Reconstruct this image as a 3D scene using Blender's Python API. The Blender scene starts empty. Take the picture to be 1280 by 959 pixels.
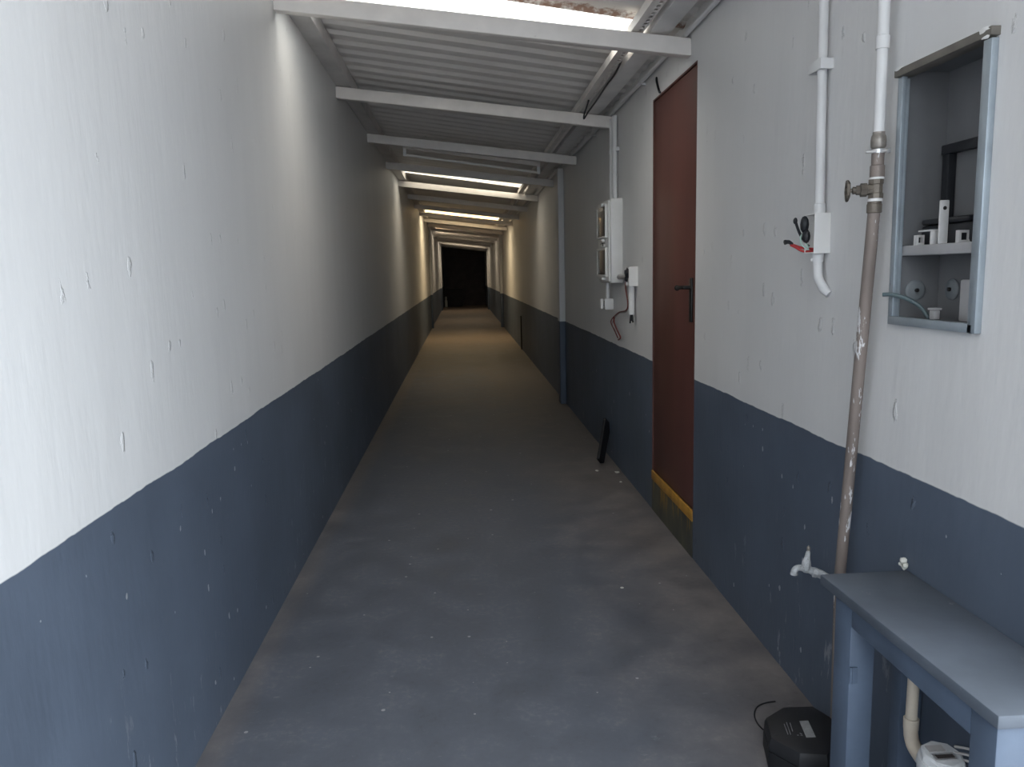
import bpy, bmesh, math, random
from mathutils import Vector, Matrix
random.seed(7)
C = bpy.context.scene.collection
PI = math.pi
H = 1.4
XL, XR = -0.818, 1.085          # inner faces of the two long walls
YEND = 35.6
YL0, YR0, YROOF = -5.5, 1.06, -0.4   # unseen near ends of left wall, right wall and roof, set to steer daylight
HP = 0.884                       # paint line
RS = -0.1433                     # roof fall across the passage
def roofz(x): return 2.80 + RS * (x - XL)
def beamtop(x): return 2.70 - 0.131 * (x - XL)

# ---------------------------------------------------------------- materials
def lin(c):
    return tuple(((v/255)/12.92 if v/255 <= .04045 else ((v/255+.055)/1.055)**2.4) for v in c)
class NT:
    def __init__(s, name, rough=.6, metal=0.0, spec=.5):
        s.m = bpy.data.materials.new(name); s.m.use_nodes = True
        s.t = s.m.node_tree; s.n = s.t.nodes
        s.b = s.n['Principled BSDF']
        s.b.inputs['Roughness'].default_value = rough
        s.b.inputs['Metallic'].default_value = metal
        s.b.inputs['Specular IOR Level'].default_value = spec
        s._co = None
    def new(s, t, **k):
        n = s.n.new(t)
        for a, v in k.items(): setattr(n, a, v)
        return n
    def link(s, a, b): s.t.links.new(a, b)
    def co(s):
        if s._co is None: s._co = s.new('ShaderNodeTexCoord').outputs['Object']
        return s._co
    def mapped(s, scale):
        n = s.new('ShaderNodeMapping'); n.inputs['Scale'].default_value = scale
        s.link(s.co(), n.inputs['Vector']); return n.outputs[0]
    def noise(s, scale, detail=4, vec=(1,1,1), rough=.55):
        n = s.new('ShaderNodeTexNoise'); n.inputs['Scale'].default_value = scale
        n.inputs['Detail'].default_value = detail; n.inputs['Roughness'].default_value = rough
        s.link(s.mapped(vec), n.inputs['Vector']); return n.outputs['Fac']
    def voro(s, scale, vec=(1,1,1)):
        n = s.new('ShaderNodeTexVoronoi'); n.inputs['Scale'].default_value = scale
        s.link(s.mapped(vec), n.inputs['Vector']); return n
    def voro2(s, scale, a, b, stretch=1.0):
        n = s.new('ShaderNodeTexVoronoi', voronoi_dimensions='2D'); n.inputs['Scale'].default_value = scale
        c = s.new('ShaderNodeCombineXYZ'); s.link(s.axis(a), c.inputs[0]); s.link(s.math('MULTIPLY', s.axis(b), stretch), c.inputs[1])
        s.link(c.outputs[0], n.inputs['Vector']); return n
    def ramp(s, fac, lo, hi, a=0.0, b=1.0):
        n = s.new('ShaderNodeMapRange'); n.clamp = True
        for i, v in zip((1, 2, 3, 4), (lo, hi, a, b)): n.inputs[i].default_value = v
        s.link(fac, n.inputs[0]); return n.outputs[0]
    def math(s, op, a, b=None):
        n = s.new('ShaderNodeMath', operation=op)
        for i, v in enumerate((a, b)):
            if v is None: continue
            if isinstance(v, (int, float)): n.inputs[i].default_value = v
            else: s.link(v, n.inputs[i])
        return n.outputs[0]
    def mix(s, fac, a, b):
        n = s.new('ShaderNodeMix', data_type='RGBA')
        if isinstance(fac, (int, float)): n.inputs[0].default_value = fac
        else: s.link(fac, n.inputs[0])
        for i, v in ((6, a), (7, b)):
            if isinstance(v, tuple): n.inputs[i].default_value = (*v[:3], 1)
            else: s.link(v, n.inputs[i])
        return n.outputs[2]
    def axis(s, k):
        n = s.new('ShaderNodeSeparateXYZ'); s.link(s.co(), n.inputs[0]); return n.outputs[k]
    def color(s, c):
        if isinstance(c, tuple): s.b.inputs['Base Color'].default_value = (*c[:3], 1)
        else: s.link(c, s.b.inputs['Base Color'])
    def bump(s, h, strength=.4, dist=.01):
        n = s.new('ShaderNodeBump'); n.inputs['Strength'].default_value = strength
        n.inputs['Distance'].default_value = dist
        s.link(h, n.inputs['Height']); s.link(n.outputs[0], s.b.inputs['Normal'])

WHITE = (.66, .655, .65); BLUE = (.086, .108, .146)

def mat_wall():
    w = NT('two_tone_wall_paint', .55, 0, .35)
    z = w.axis(2)
    wob = w.noise(2.2, 4, (0, 1, .2), .6)
    wob2 = w.noise(14, 2, (0, 1, .5))
    edge = w.math('ADD', w.math('MULTIPLY', w.math('SUBTRACT', wob, .5), .020),
                  w.math('MULTIPLY', w.math('SUBTRACT', wob2, .5), .008))
    up = w.ramp(w.math('SUBTRACT', w.math('ADD', z, edge), HP), -.0015, .0015)
    st = w.noise(5, 5, (1, 1, .22))
    white = w.mix(w.ramp(st, .35, .75), tuple(v*.95 for v in WHITE), WHITE)
    blot = w.noise(1.7, 4)
    blue = w.mix(w.ramp(blot, .35, .7), tuple(v*.86 for v in BLUE), tuple(v*1.12 for v in BLUE))
    # chipped flecks where the old light coat shows through the blue
    v = w.voro2(11, 1, 2, .6); sp = w.new('ShaderNodeSeparateColor'); w.link(v.outputs['Color'], sp.inputs[0])
    n3 = w.noise(55, 3)
    dist = w.math('ADD', v.outputs['Distance'], w.math('MULTIPLY', w.math('SUBTRACT', n3, .5), .16))
    fleck = w.math('MULTIPLY', w.math('LESS_THAN', dist, w.ramp(sp.outputs[1], 0, 1, .015, .075)),
                   w.math('GREATER_THAN', sp.outputs[0], .90))
    low = w.ramp(z, .15, .6, 1, 0)
    scr = w.math('MULTIPLY', w.ramp(w.noise(22, 5, (1, 1, .3), .7), .60, .66),
                 w.math('MULTIPLY', low, w.ramp(w.noise(1.6, 2), .5, .6)))
    chips = w.math('MAXIMUM', fleck, w.math('MULTIPLY', scr, .6))
    blue = w.mix(w.math('MULTIPLY', chips, .75), blue, (.42, .43, .44))
    w.color(w.mix(up, blue, white))
    # trowelled, many times repainted render: runs, ridges and peeling edges
    h = w.math('ADD', w.math('MULTIPLY', w.noise(6, 4, (1, 1, .3), .5), .5),
               w.math('MULTIPLY', w.noise(45, 3, (1, 1, .25), .5), .10))
    v2 = w.voro2(9, 1, 2, .4); sp2 = w.new('ShaderNodeSeparateColor'); w.link(v2.outputs['Color'], sp2.inputs[0])
    d2 = w.math('ADD', v2.outputs['Distance'], w.math('MULTIPLY', w.math('SUBTRACT', w.noise(26, 4), .5), .42))
    peel = w.math('MULTIPLY', w.ramp(d2, .01, .075, 1, 0), w.math('GREATER_THAN', sp2.outputs[0], .62))
    h = w.math('ADD', h, w.math('MULTIPLY', peel, .45))
    w.bump(h, .75, .012)
    return w.m

def mat_floor():
    f = NT('worn_floor_paint', .6, 0, .3)
    x, y = f.axis(0), f.axis(1)
    n1 = f.noise(1.1, 5); n2 = f.noise(5, 6); n3 = f.noise(28, 5)
    # paint worn to brownish cement at right and further in, browner for warm light
    wear = f.math('ADD', f.ramp(x, .1, .95, 0, .55), f.ramp(y, 4, 14, 0, .75))
    wear = f.math('ADD', wear, f.ramp(f.math('ADD', x, f.math('MULTIPLY', f.math('SUBTRACT', n2, .5), .12)), -.77, -.66, .42, 0))
    wear = f.math('ADD', wear, f.math('MULTIPLY', f.math('SUBTRACT', n1, .5), .5))
    wear = f.math('ADD', wear, f.math('MULTIPLY', f.math('SUBTRACT', n2, .5), .32))
    wear = f.ramp(wear, .2, .66)
    paint = f.mix(f.ramp(n2, .3, .7), (.080, .089, .108), (.104, .115, .140))
    cem = f.mix(f.ramp(n2, .3, .7), f.mix(f.ramp(y, 6, 13), (.110, .099, .096), (.120, .096, .076)), f.mix(f.ramp(y, 6, 13), (.185, .168, .162), (.180, .145, .112)))  # far cement tinted browner, warm skylight mixed into its colour
    col = f.mix(wear, paint, cem)
    dark = f.math('MULTIPLY', f.ramp(f.noise(2.3, 6, (1, .5, 1), .65), .55, .75), .16)
    col = f.mix(dark, col, (.05, .045, .042))
    n4 = f.noise(38, 5, (1, 1, 1), .7); col = f.mix(f.math('MULTIPLY', f.math('MULTIPLY', f.ramp(n4, .48, .68), f.ramp(n2, .46, .62)), .32), col, (.22, .21, .205)); col = f.mix(f.math('MULTIPLY', f.math('MULTIPLY', f.ramp(n4, .5, .34), f.ramp(n2, .52, .38)), .25), col, (.05, .048, .05))
    v = f.voro2(7, 0, 1); sp = f.new('ShaderNodeSeparateColor'); f.link(v.outputs['Color'], sp.inputs[0])
    fl = f.math('MULTIPLY', f.math('LESS_THAN', v.outputs['Distance'], f.ramp(sp.outputs[2], 0, 1, .012, .055)),
                f.math('GREATER_THAN', sp.outputs[0], .85))
    sc = f.math('MULTIPLY', f.ramp(f.noise(16, 6, (1, 2.5, 1), .75), .62, .72), .28)
    col = f.mix(f.math('MAXIMUM', f.math('MULTIPLY', fl, .75), sc), col, (.36, .36, .36))
    f.color(col)
    f.link(f.ramp(n2, .3, .7, .48, .7), f.b.inputs['Roughness'])
    f.bump(f.math('ADD', f.math('MULTIPLY', n2, .5), f.math('MULTIPLY', n3, .3)), .35, .01)
    return f.m

def mat_paint(name, c, rough=.5, var=.08, scale=9, chip=None, chipc=(.1, .09, .08), stretch=(1, 1, 1), metal=0, bump=.15):
    p = NT(name, rough, metal, .4)
    n = p.noise(scale, 5, stretch)
    col = p.mix(p.ramp(n, .3, .7), tuple(v*(1-var) for v in c), tuple(min(1, v*(1+var)) for v in c))
    if chip is not None:
        k = p.noise(scale*3.2, 5, stretch, .7)
        col = p.mix(p.ramp(k, chip, chip+.03), col, chipc)
    p.color(col)
    if bump: p.bump(p.noise(scale*6, 4, stretch), bump, .004)
    return p.m

def mat_roof():
    p = NT('painted_corrugated_iron', .5, 0, .4)
    n = p.noise(2.2, 5); c = p.mix(p.ramp(n, .3, .7), (.70, .675, .65), (.80, .775, .75))
    y = p.axis(1)
    near = p.math('MULTIPLY', p.ramp(y, 3.60, 3.77), p.ramp(y, 3.80, 3.81, 1, 0))
    r = p.ramp(p.math('ADD', p.math('MULTIPLY', near, .36), p.math('MULTIPLY', p.noise(17, 6, (1, 1, 1), .7), .7)), .62, .72)
    p.color(p.mix(r, c, (.30, .19, .145)))
    return p.m

def mat_sheet(name, c):
    p = NT(name, .5)
    n, l = p.n, p.link
    tr = n.new('ShaderNodeBsdfTransparent'); tr.inputs[0].default_value = (*c, 1)
    tl = n.new('ShaderNodeBsdfTranslucent'); tl.inputs[0].default_value = (*c, 1)
    mx = n.new('ShaderNodeMixShader'); mx.inputs[0].default_value = .12
    l(tr.outputs[0], mx.inputs[1]); l(tl.outputs[0], mx.inputs[2])
    l(mx.outputs[0], n['Material Output'].inputs['Surface'])
    return p.m

def mat_door():
    p = NT('red_brown_door_paint', .45, 0, .4)
    n = p.noise(4, 5, (1, 1, .15))
    c = p.mix(p.ramp(n, .3, .7), (.088, .034, .026), (.125, .046, .036))
    s = p.math('MULTIPLY', p.ramp(p.noise(30, 5, (1, 1, .06), .75), .70, .74), p.ramp(p.axis(1), 3.72, 3.6, 0, 1))
    p.color(p.mix(p.math('MULTIPLY', s, .6), c, (.45, .4, .38)))
    p.bump(n, .15, .006)
    return p.m

def mat_step():
    p = NT('olive_step_paint', .6, 0, .3)
    y, z = p.axis(1), p.axis(2)
    n = p.noise(9, 5, (1, 1, .5))
    c = p.mix(p.ramp(n, .3, .7), (.055, .057, .050), (.10, .095, .066))
    d = p.ramp(p.noise(16, 5, (1, 1, .2), .7), .52, .58)
    p.color(p.mix(p.math('MULTIPLY', d, p.ramp(z, .05, .16, 0, .8)), c, (.30, .17, .03)))
    return p.m

def mat_pipe():
    p = NT('weathered_brown_pipe', .6, .2, .4)
    n = p.noise(14, 5, (1, 1, .2))
    c = p.mix(p.ramp(n, .3, .7), (.16, .13, .115), (.26, .215, .19))
    fl = p.ramp(p.noise(22, 5, (1, 1, .22), .7), .565, .59)
    p.color(p.mix(fl, c, (.66, .65, .65)))
    p.bump(n, .3, .004)
    return p.m

M = {}
M['wall'] = mat_wall(); M['floor'] = mat_floor(); M['roof'] = mat_roof(); M['sheet'] = mat_sheet('yellowed_translucent_sheet', (1.0, .87, .67)); M['sheet_yellow'] = mat_sheet('dull_translucent_sheet', (.85, .76, .64)); M['sheet_grimy'] = mat_sheet('grimy_translucent_sheet', (.69, .645, .57)); M['sheet_pale'] = mat_sheet('milky_translucent_sheet', (.87, .845, .80))
M['door'] = mat_door(); M['step'] = mat_step(); M['pipe'] = mat_pipe()
M['beam'] = mat_paint('cream_white_beam_paint', (.745, .705, .665), .5, .08, 6, .69, (.36, .30, .26))
M['plate'] = mat_paint('grey_white_timber_paint', (.62, .60, .585), .55, .12, 5)
M['conduit'] = mat_paint('white_conduit_paint', (.66, .655, .65), .45, .05, 12, .70, (.3, .28, .27), (1, 1, .3))
M['plastic'] = mat_paint('white_plastic', (.70, .69, .67), .35, .04, 10, bump=.03)
M['grey_plastic'] = mat_paint('grey_plastic', (.38, .36, .35), .45, .08, 12)
M['blue'] = mat_paint('slate_blue_paint', (.084, .114, .165), .5, .2, 5, .71, (.3, .33, .38))
M['bench_top'] = mat_paint('scuffed_slate_blue_paint', (.078, .093, .116), .55, .25, 3.5, .66, (.16, .16, .17))
M['yellow'] = mat_paint('ochre_yellow_paint', (.40, .205, .035), .55, .25, 14)
M['black'] = mat_paint('black_plastic', (.014, .015, .018), .45, .2, 12, bump=.05)
M['black_box'] = mat_paint('dusty_black_plastic', (.013, .0135, .016), .55, .25, 7, bump=.05)
M['dark_metal'] = mat_paint('dark_metal', (.03, .028, .027), .4, .2, 20, metal=.6)
M['iron'] = mat_paint('blackened_iron', (.012, .012, .014), .6, .3, 20)
M['bronze'] = mat_paint('oxidised_bronze', (.15, .128, .105), .5, .35, 28, metal=.45, bump=.4)
M['steel'] = mat_paint('bright_steel', (.62, .61, .6), .35, .1, 30, metal=.7)
M['nickel'] = mat_paint('worn_nickel', (.30, .27, .24), .4, .3, 40, metal=.5)
M['aluminium'] = mat_paint('dull_aluminium', (.34, .385, .42), .4, .12, 14, metal=.45)
M['timber_dark'] = mat_paint('weathered_brown_board', (.15, .135, .115), .7, .2, 14)
M['recess'] = mat_paint('grey_lining_paint', (.135, .137, .142), .7, .12, 5)
M['shelf_grey'] = mat_paint('dusty_shelf_paint', (.36, .355, .36), .6, .1, 10)
M['shelf_white'] = mat_paint('dusty_white_plastic', (.52, .51, .50), .5, .1, 14)
M['plug'] = mat_paint('grey_plug_plastic', (.17, .185, .195), .6, .1, 12)
M['smoke'] = mat_paint('smoked_window', (.05, .042, .038), .18, .1, 10, bump=0)
M['pvc'] = mat_paint('beige_pvc', (.50, .44, .36), .5, .12, 12)
M['meter_white'] = mat_paint('grubby_white_plastic', (.50, .51, .52), .5, .15, 16)
M['red_wire'] = mat_paint('red_wire', (.40, .03, .03), .4, .1, 20, bump=0)
M['dull_red_wire'] = mat_paint('dull_red_wire', (.16, .035, .03), .5, .1, 20, bump=0)
M['green_wire'] = mat_paint('pale_green_wire', (.42, .55, .48), .4, .1, 20, bump=0)
M['hose'] = mat_paint('grey_green_hose', (.075, .105, .112), .4, .1, 20, bump=0)
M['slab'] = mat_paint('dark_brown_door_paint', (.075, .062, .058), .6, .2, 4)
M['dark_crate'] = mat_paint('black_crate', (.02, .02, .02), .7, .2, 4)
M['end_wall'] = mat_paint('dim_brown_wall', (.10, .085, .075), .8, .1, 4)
M['tape'] = mat_paint('white_thread_tape', (.75, .74, .72), .6, .05, 30)
M['label_grey'] = mat_paint('grey_printed_label', (.23, .235, .24), .5, .2, 60)
M['mark'] = mat_paint('pale_scuff', (.20, .20, .21), .6, .3, 60)
M['crust'] = mat_paint('crusted_paint', (.40, .415, .43), .7, .35, 60, .62, (.15, .14, .12), bump=1.0)
M['foam'] = mat_paint('off_white_foam', (.55, .55, .5), .8, .1, 40)
M['ground'] = mat_paint('concrete_paled_as_sunlit', (.60, .60, .60), .8, .1, 2)  # paled to stand in for sun on the yard and bounce light inside

# ---------------------------------------------------------------- mesh helpers
class MB:
    def __init__(s): s.bm = bmesh.new()
    def box(s, x0, x1, y0, y1, z0, z1, bev=0, seg=2, rot=None):
        r = bmesh.ops.create_cube(s.bm, size=1)['verts']
        for v in r: v.co = Vector(((x0+x1)/2+v.co.x*(x1-x0), (y0+y1)/2+v.co.y*(y1-y0), (z0+z1)/2+v.co.z*(z1-z0)))
        if rot is not None:
            c = Vector(((x0+x1)/2, (y0+y1)/2, (z0+z1)/2))
            for v in r: v.co = c + rot @ (v.co - c)
        if bev:
            es = list({e for v in r for e in v.link_edges})
            bmesh.ops.bevel(s.bm, geom=es, offset=bev, segments=seg, affect='EDGES', profile=.5)
        return s
    def hexa(s, pts):
        v = [s.bm.verts.new(p) for p in pts]     # 0-3 bottom ring, 4-7 top ring
        for f in ((3,2,1,0), (4,5,6,7), (0,1,5,4), (1,2,6,5), (2,3,7,6), (3,0,4,7)): s.bm.faces.new([v[i] for i in f])
        return s
    def prism(s, poly, h, bev=0):
        n = len(poly); b = [s.bm.verts.new(p) for p in poly]; t = [s.bm.verts.new(Vector(p)+Vector(h)) for p in poly]
        s.bm.faces.new(b[::-1]); s.bm.faces.new(t)
        for i in range(n): s.bm.faces.new((b[i], b[(i+1)%n], t[(i+1)%n], t[i]))
        return s
    def loft(s, rings):
        rs = [[s.bm.verts.new(p) for p in r] for r in rings]; n = len(rings[0])
        for a, b in zip(rs, rs[1:]):
            for i in range(n): s.bm.faces.new((a[i], a[(i+1)%n], b[(i+1)%n], b[i]))
        s.bm.faces.new(rs[0][::-1]); s.bm.faces.new(rs[-1])
        return s
    def tube(s, pts, r, n=12, smooth=0):
        pts = [Vector(p) for p in pts]
        if smooth: pts = catmull(pts, smooth)
        rr = r if isinstance(r, (list, tuple)) else [r]*len(pts)
        if len(rr) != len(pts): rr = [rr[min(int(i*len(rr)/len(pts)), len(rr)-1)] for i in range(len(pts))]
        rings = []; up = None
        for i, p in enumerate(pts):
            d = (pts[min(i+1, len(pts)-1)] - pts[max(i-1, 0)]).normalized()
            if up is None:
                up = Vector((0, 0, 1)) if abs(d.z) < .9 else Vector((1, 0, 0))
            a = d.cross(up).normalized(); up = a.cross(d).normalized()
            rings.append([p + (a*math.cos(2*PI*k/n) + up*math.sin(2*PI*k/n))*rr[i] for k in range(n)])
        return s.loft(rings)
    def lathe(s, base, axis, prof, n=24):
        base = Vector(base); d = Vector(axis).normalized()
        up = Vector((0, 0, 1)) if abs(d.z) < .9 else Vector((1, 0, 0))
        a = d.cross(up).normalized(); b = d.cross(a).normalized()
        return s.loft([[base + d*h + (a*math.cos(2*PI*k/n)+b*math.sin(2*PI*k/n))*max(r, .0004) for k in range(n)] for h, r in prof])
    def blob(s, c, r, sc=(1, 1, 1), jit=.25, sub=2):
        v = bmesh.ops.create_icosphere(s.bm, subdivisions=sub, radius=1)['verts']
        for q in v:
            k = 1 + random.uniform(-jit, jit)
            q.co = Vector(c) + Vector((q.co.x*sc[0], q.co.y*sc[1], q.co.z*sc[2]))*r*k
        return s
    def build(s, name, mat, parent=None, smooth=True):
        bmesh.ops.recalc_face_normals(s.bm, faces=s.bm.faces[:])
        if smooth:
            for f in s.bm.faces: f.smooth = True
            for e in s.bm.edges:
                if len(e.link_faces) == 2 and e.calc_face_angle(0) > math.radians(35): e.smooth = False
        me = bpy.data.meshes.new(name); s.bm.to_mesh(me); s.bm.free()
        me.materials.append(M[mat] if isinstance(mat, str) else mat)
        o = bpy.data.objects.new(name, me); C.objects.link(o)
        if parent is not None:
            o.parent = parent
            w = Matrix.Translation(parent_origin(parent)).inverted()
            me.transform(w)
        return o
def parent_origin(p):
    t = Vector((0, 0, 0))
    while p is not None: t = t + p.location; p = p.parent
    return t
def catmull(p, k):
    out = []
    q = [p[0]] + p + [p[-1]]
    for i in range(1, len(q)-2):
        for j in range(k):
            t = j/k; a, b, c, d = q[i-1], q[i], q[i+1], q[i+2]
            out.append(.5*((2*b)+(c-a)*t+(2*a-5*b+4*c-d)*t*t+(3*b-a-3*c+d)*t**3))
    out.append(p[-1]); return out
def tag(o, label, cat, group=None):
    o['label'] = label; o['category'] = cat
    if group: o['group'] = group
    return o
def thing(name, loc, label, cat, group=None):
    o = bpy.data.objects.new(name, None); C.objects.link(o); o.location = loc
    o.empty_display_size = .05
    return tag(o, label, cat, group)
def struct(o): o['kind'] = 'structure'; return o

# ---------------------------------------------------------------- the setting
def grid_plane(x0, x1, y0, y1, z0, z1): return MB().box(x0, x1, y0, y1, z0, z1)
struct(grid_plane(-1.1, 1.4, -6, YEND+.2, -.12, 0).build('floor', 'floor'))
struct(MB().box(-14, 14, -16, 6, -.14, -.02).build('ground', 'ground'))
struct(MB().box(XL-.22, XL, YL0, YEND, 0, 2.84).build('wall_left', 'wall'))

# right wall with the meter recess and the door opening left out of it
NY0, NY1, NZ0, NZ1, ND = 1.567, 1.893, 1.258, 1.862, .115
DY0, DY1, DZ0, DZ1 = 3.570, 4.380, .205, 2.325
w = MB()
ztop = 2.565
w.box(XR, XR+.3, YR0, NY0, 0, ztop)
w.box(XR, XR+.3, NY0, NY1, 0, NZ0); w.box(XR, XR+.3, NY0, NY1, NZ1, ztop); w.box(XR+ND, XR+.3, NY0, NY1, NZ0, NZ1)
w.box(XR, XR+.3, NY1, DY0, 0, ztop)
w.box(XR+.03, XR+.3, DY0, DY1, 0, DZ0); w.box(XR, XR+.3, DY0, DY1, DZ1, ztop); w.box(XR+.09, XR+.3, DY0, DY1, DZ0, DZ1)
w.box(XR, XR+.3, DY1, YEND, 0, ztop)
struct(w.build('wall_right', 'wall'))
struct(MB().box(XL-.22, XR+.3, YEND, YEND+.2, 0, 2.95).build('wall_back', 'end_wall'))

# roof: corrugated iron with translucent sheets let in
SKY = [(3.78, 4.16), (10.32, 10.86), (16.55, 17.6), (23.4, 24.0), (29.6, 30.3)]
SKX = .90
def corrugated(m, y0, y1, xa=XL-.008, xb=XR+.008, pitch=.19, h=.015, th=.003):
    prof = []
    y = y0; cyc = [(0, 0), (.22, 0), (.42, h), (.80, h)]
    k = 0
    while y < y1 - 1e-6:
        for f, z in cyc:
            yy = y0 + (k+f)*pitch
            if yy <= y1: prof.append((yy, z))
        k += 1; y = y0 + k*pitch
    prof.append((y1, 0))
    lo = []; up = []
    for yy, z in prof:
        lo.append([m.bm.verts.new((x, yy, roofz(x)+z)) for x in (xa, xb)])
        up.append([m.bm.verts.new((x, yy, roofz(x)+z+th)) for x in (xa, xb)])
    for i in range(len(prof)-1):
        a, b, c, d = lo[i], lo[i+1], up[i], up[i+1]
        m.bm.faces.new((a[0], a[1], b[1], b[0])); m.bm.faces.new((c[0], d[0], d[1], c[1]))
        m.bm.faces.new((a[0], b[0], d[0], c[0])); m.bm.faces.new((a[1], c[1], d[1], b[1]))
    m.bm.faces.new((lo[0][0], up[0][0], up[0][1], lo[0][1])); m.bm.faces.new((lo[-1][0], lo[-1][1], up[-1][1], up[-1][0]))
roof = MB(); y = YROOF
for a, b in SKY:
    corrugated(roof, y, a); corrugated(roof, a, b, SKX, XR+.008); y = b
corrugated(roof, y, YEND)
struct(roof.build('ceiling', 'roof', smooth=False))
for i, (a, b) in enumerate(SKY):
    m = MB(); corrugated(m, a+.002, b-.002, XL+.001, SKX-.001); o = struct(m.build('window_%d' % (i+1), ('sheet_pale', 'sheet_grimy', 'sheet', 'sheet_yellow', 'sheet_yellow')[i], smooth=False))
    p = bpy.data.lights.new('skylight_opening', 'AREA'); p.shape = 'RECTANGLE'; p.size = SKX-XL; p.size_y = b-a
    p.cycles.is_portal = True
    po = bpy.data.objects.new('skylight_opening', p); C.objects.link(po)
    xm = (XL+SKX)/2; po.location = (xm, (a+b)/2, roofz(xm)+.14)

# pilasters carry the same two tones as the wall
for n, (x0, x1, y0, zt) in enumerate([(XR-.062, XR, 8.15, 2.46), (XR-.075, XR, 20.4, 2.46), (XR-.06, XR, 30.9, 2.46),
                                      (XL, XL+.05, 20.7, 2.69), (XL, XL+.055, 30.9, 2.69)]):
    struct(MB().box(x0, x1, y0, y0+.16, 0, zt, .006).build('trim_%d' % (n+1), 'wall'))

# ---------------------------------------------------------------- red-brown door (part of the room)
d = struct(MB().box(XR+.005, XR+.075, DY0+.008, DY1-.008, DZ0+.035, DZ1-.012, .003).build('door_1', 'door'))
fr = MB()
fr.box(XR-.001, XR+.09, DY0, DY0+.007, DZ0, DZ1); fr.box(XR-.001, XR+.09, DY1-.007, DY1, DZ0, DZ1)
fr.box(XR-.001, XR+.09, DY0+.007, DY1-.007, DZ1-.010, DZ1)
fr.build('door_frame', 'door', d)
MB().box(XR-.006, XR+.0048, DY0+.002, DY1-.002, DZ0-.022, DZ0+.034, .004).build('threshold', 'yellow', d)['label'] = 'ochre yellow threshold strip'
MB().box(XR-.002, XR+.03, DY0+.001, DY1-.001, 0, DZ0-.022).build('step_riser', 'step', d)['label'] = 'olive painted riser with yellow drips'
hd = MB()
hd.box(XR-.006, XR+.0048, 3.615, 3.655, 1.15, 1.36, .006)
hd.build('handle_plate', 'dark_metal', d)['label'] = 'dark metal backplate'
hl = MB(); hl.tube([(XR-.0062, 3.636, 1.315), (XR-.03, 3.636, 1.315), (XR-.038, 3.650, 1.315), (XR-.038, 3.74, 1.312)], .0095, 10)
hl.blob((XR-.038, 3.744, 1.311), .014, jit=0)
hl.build('handle', 'dark_metal', d)['label'] = 'dark metal lever handle'
# dark end of the passage
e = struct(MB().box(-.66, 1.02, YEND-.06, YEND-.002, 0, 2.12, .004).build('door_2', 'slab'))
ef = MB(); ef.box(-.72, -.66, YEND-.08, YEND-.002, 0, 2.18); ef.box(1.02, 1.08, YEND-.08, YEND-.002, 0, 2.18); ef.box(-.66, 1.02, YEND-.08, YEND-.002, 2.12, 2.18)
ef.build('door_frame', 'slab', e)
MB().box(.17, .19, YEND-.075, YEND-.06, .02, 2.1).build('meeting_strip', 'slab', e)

# ---------------------------------------------------------------- roof timbers
pl = MB().hexa([(XL, YROOF, 2.705), (XL+.105, YROOF, 2.695), (XL+.105, YEND, 2.695), (XL, YEND, 2.705),
                (XL, YROOF, 2.795), (XL+.105, YROOF, roofz(XL+.105)-.002), (XL+.105, YEND, roofz(XL+.105)-.002), (XL, YEND, 2.795)])
tag(pl.build('wall_plate', 'plate', smooth=False), 'long grey-white plate running along the top of the left wall under the roof', 'timber')
ordn = ['nearest', 'second', 'third', 'fourth', 'fifth', 'sixth', 'seventh', 'eighth', 'ninth', 'tenth', 'eleventh', 'twelfth',
        'thirteenth', 'fourteenth', 'fifteenth', 'sixteenth', 'seventeenth', 'eighteenth']
for i in range(18):
    y = 3.735 + 1.79*i
    yl, yr = y+.07, y-.07; t = .055
    m = MB()
    pts = []
    for dz in (-.078, 0):
        pts += [(XL, yl, beamtop(XL)+dz-.004), (XR, yr, beamtop(XR)+dz-.004), (XR, yr+t, beamtop(XR)+dz-.004), (XL, yl+t, beamtop(XL)+dz-.004)]
    m.hexa(pts)
    es = m.bm.edges[:]; bmesh.ops.bevel(m.bm, geom=es, offset=.005, segments=2, affect='EDGES', profile=.5)
    o = m.build('roof_beam', 'beam')
    if i == 0: lab = 'white cross beam nearest the viewer, along the brightest skylight'
    elif i == 1: lab = 'white cross beam second from the viewer, ending where two conduits drop'
    elif i == 4: lab = 'warm-lit white cross beam just behind the second skylight, fifth from the viewer'
    else: lab = '%s white cross beam from the viewer, under the sloping corrugated roof' % ordn[i]
    tag(o, lab, 'beam', 'cross beams under the roof')

# right-hand services lying on the beams
def bt(x): return beamtop(x)+.0
ra = MB()
x0 = .835
zb = bt(x0)+.002
ra.box(x0-.022, x0+.004, YROOF, 24, zb, zb+.003)
ra.box(x0-.022, x0-.019, YROOF, 24, zb+.003, zb+.040); ra.box(x0+.034, x0+.037, YROOF, 24, zb+.003, zb+.040)
ra.box(x0-.022, x0+.037, YROOF, 24, zb+.040, zb+.043)
ra.box(x0+.004, x0+.011, YROOF, 24, zb, zb+.003); ra.box(x0+.027, x0+.037, YROOF, 24, zb, zb+.003)
yy = YROOF                                   # row of punched slots along the right half
while yy < 7.5:
    ra.box(x0+.011, x0+.027, yy, yy+.022, zb, zb+.003); yy += .046
ra.box(x0+.011, x0+.027, yy, 24, zb, zb+.003)
tag(ra.build('slotted_channel', 'beam', smooth=False), 'long punched steel channel lying on the beams near the right wall', 'rail')
tr = MB()
for a in range(0, 1):
    zc = bt(.945)+.012
    tr.box(.900, .998, YROOF, YEND-.1, zc, zc+.045, .004)
tag(tr.build('cable_trunking', 'plate'), 'wide grey-white cable trunking running on the beams beside the punched channel', 'trunking')
cr = thing('ceiling_conduit', (1.062, 5.3, 2.46), 'thin white conduit running along the top of the right wall under the roof', 'conduit')
zcn = bt(1.062)+.014
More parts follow.
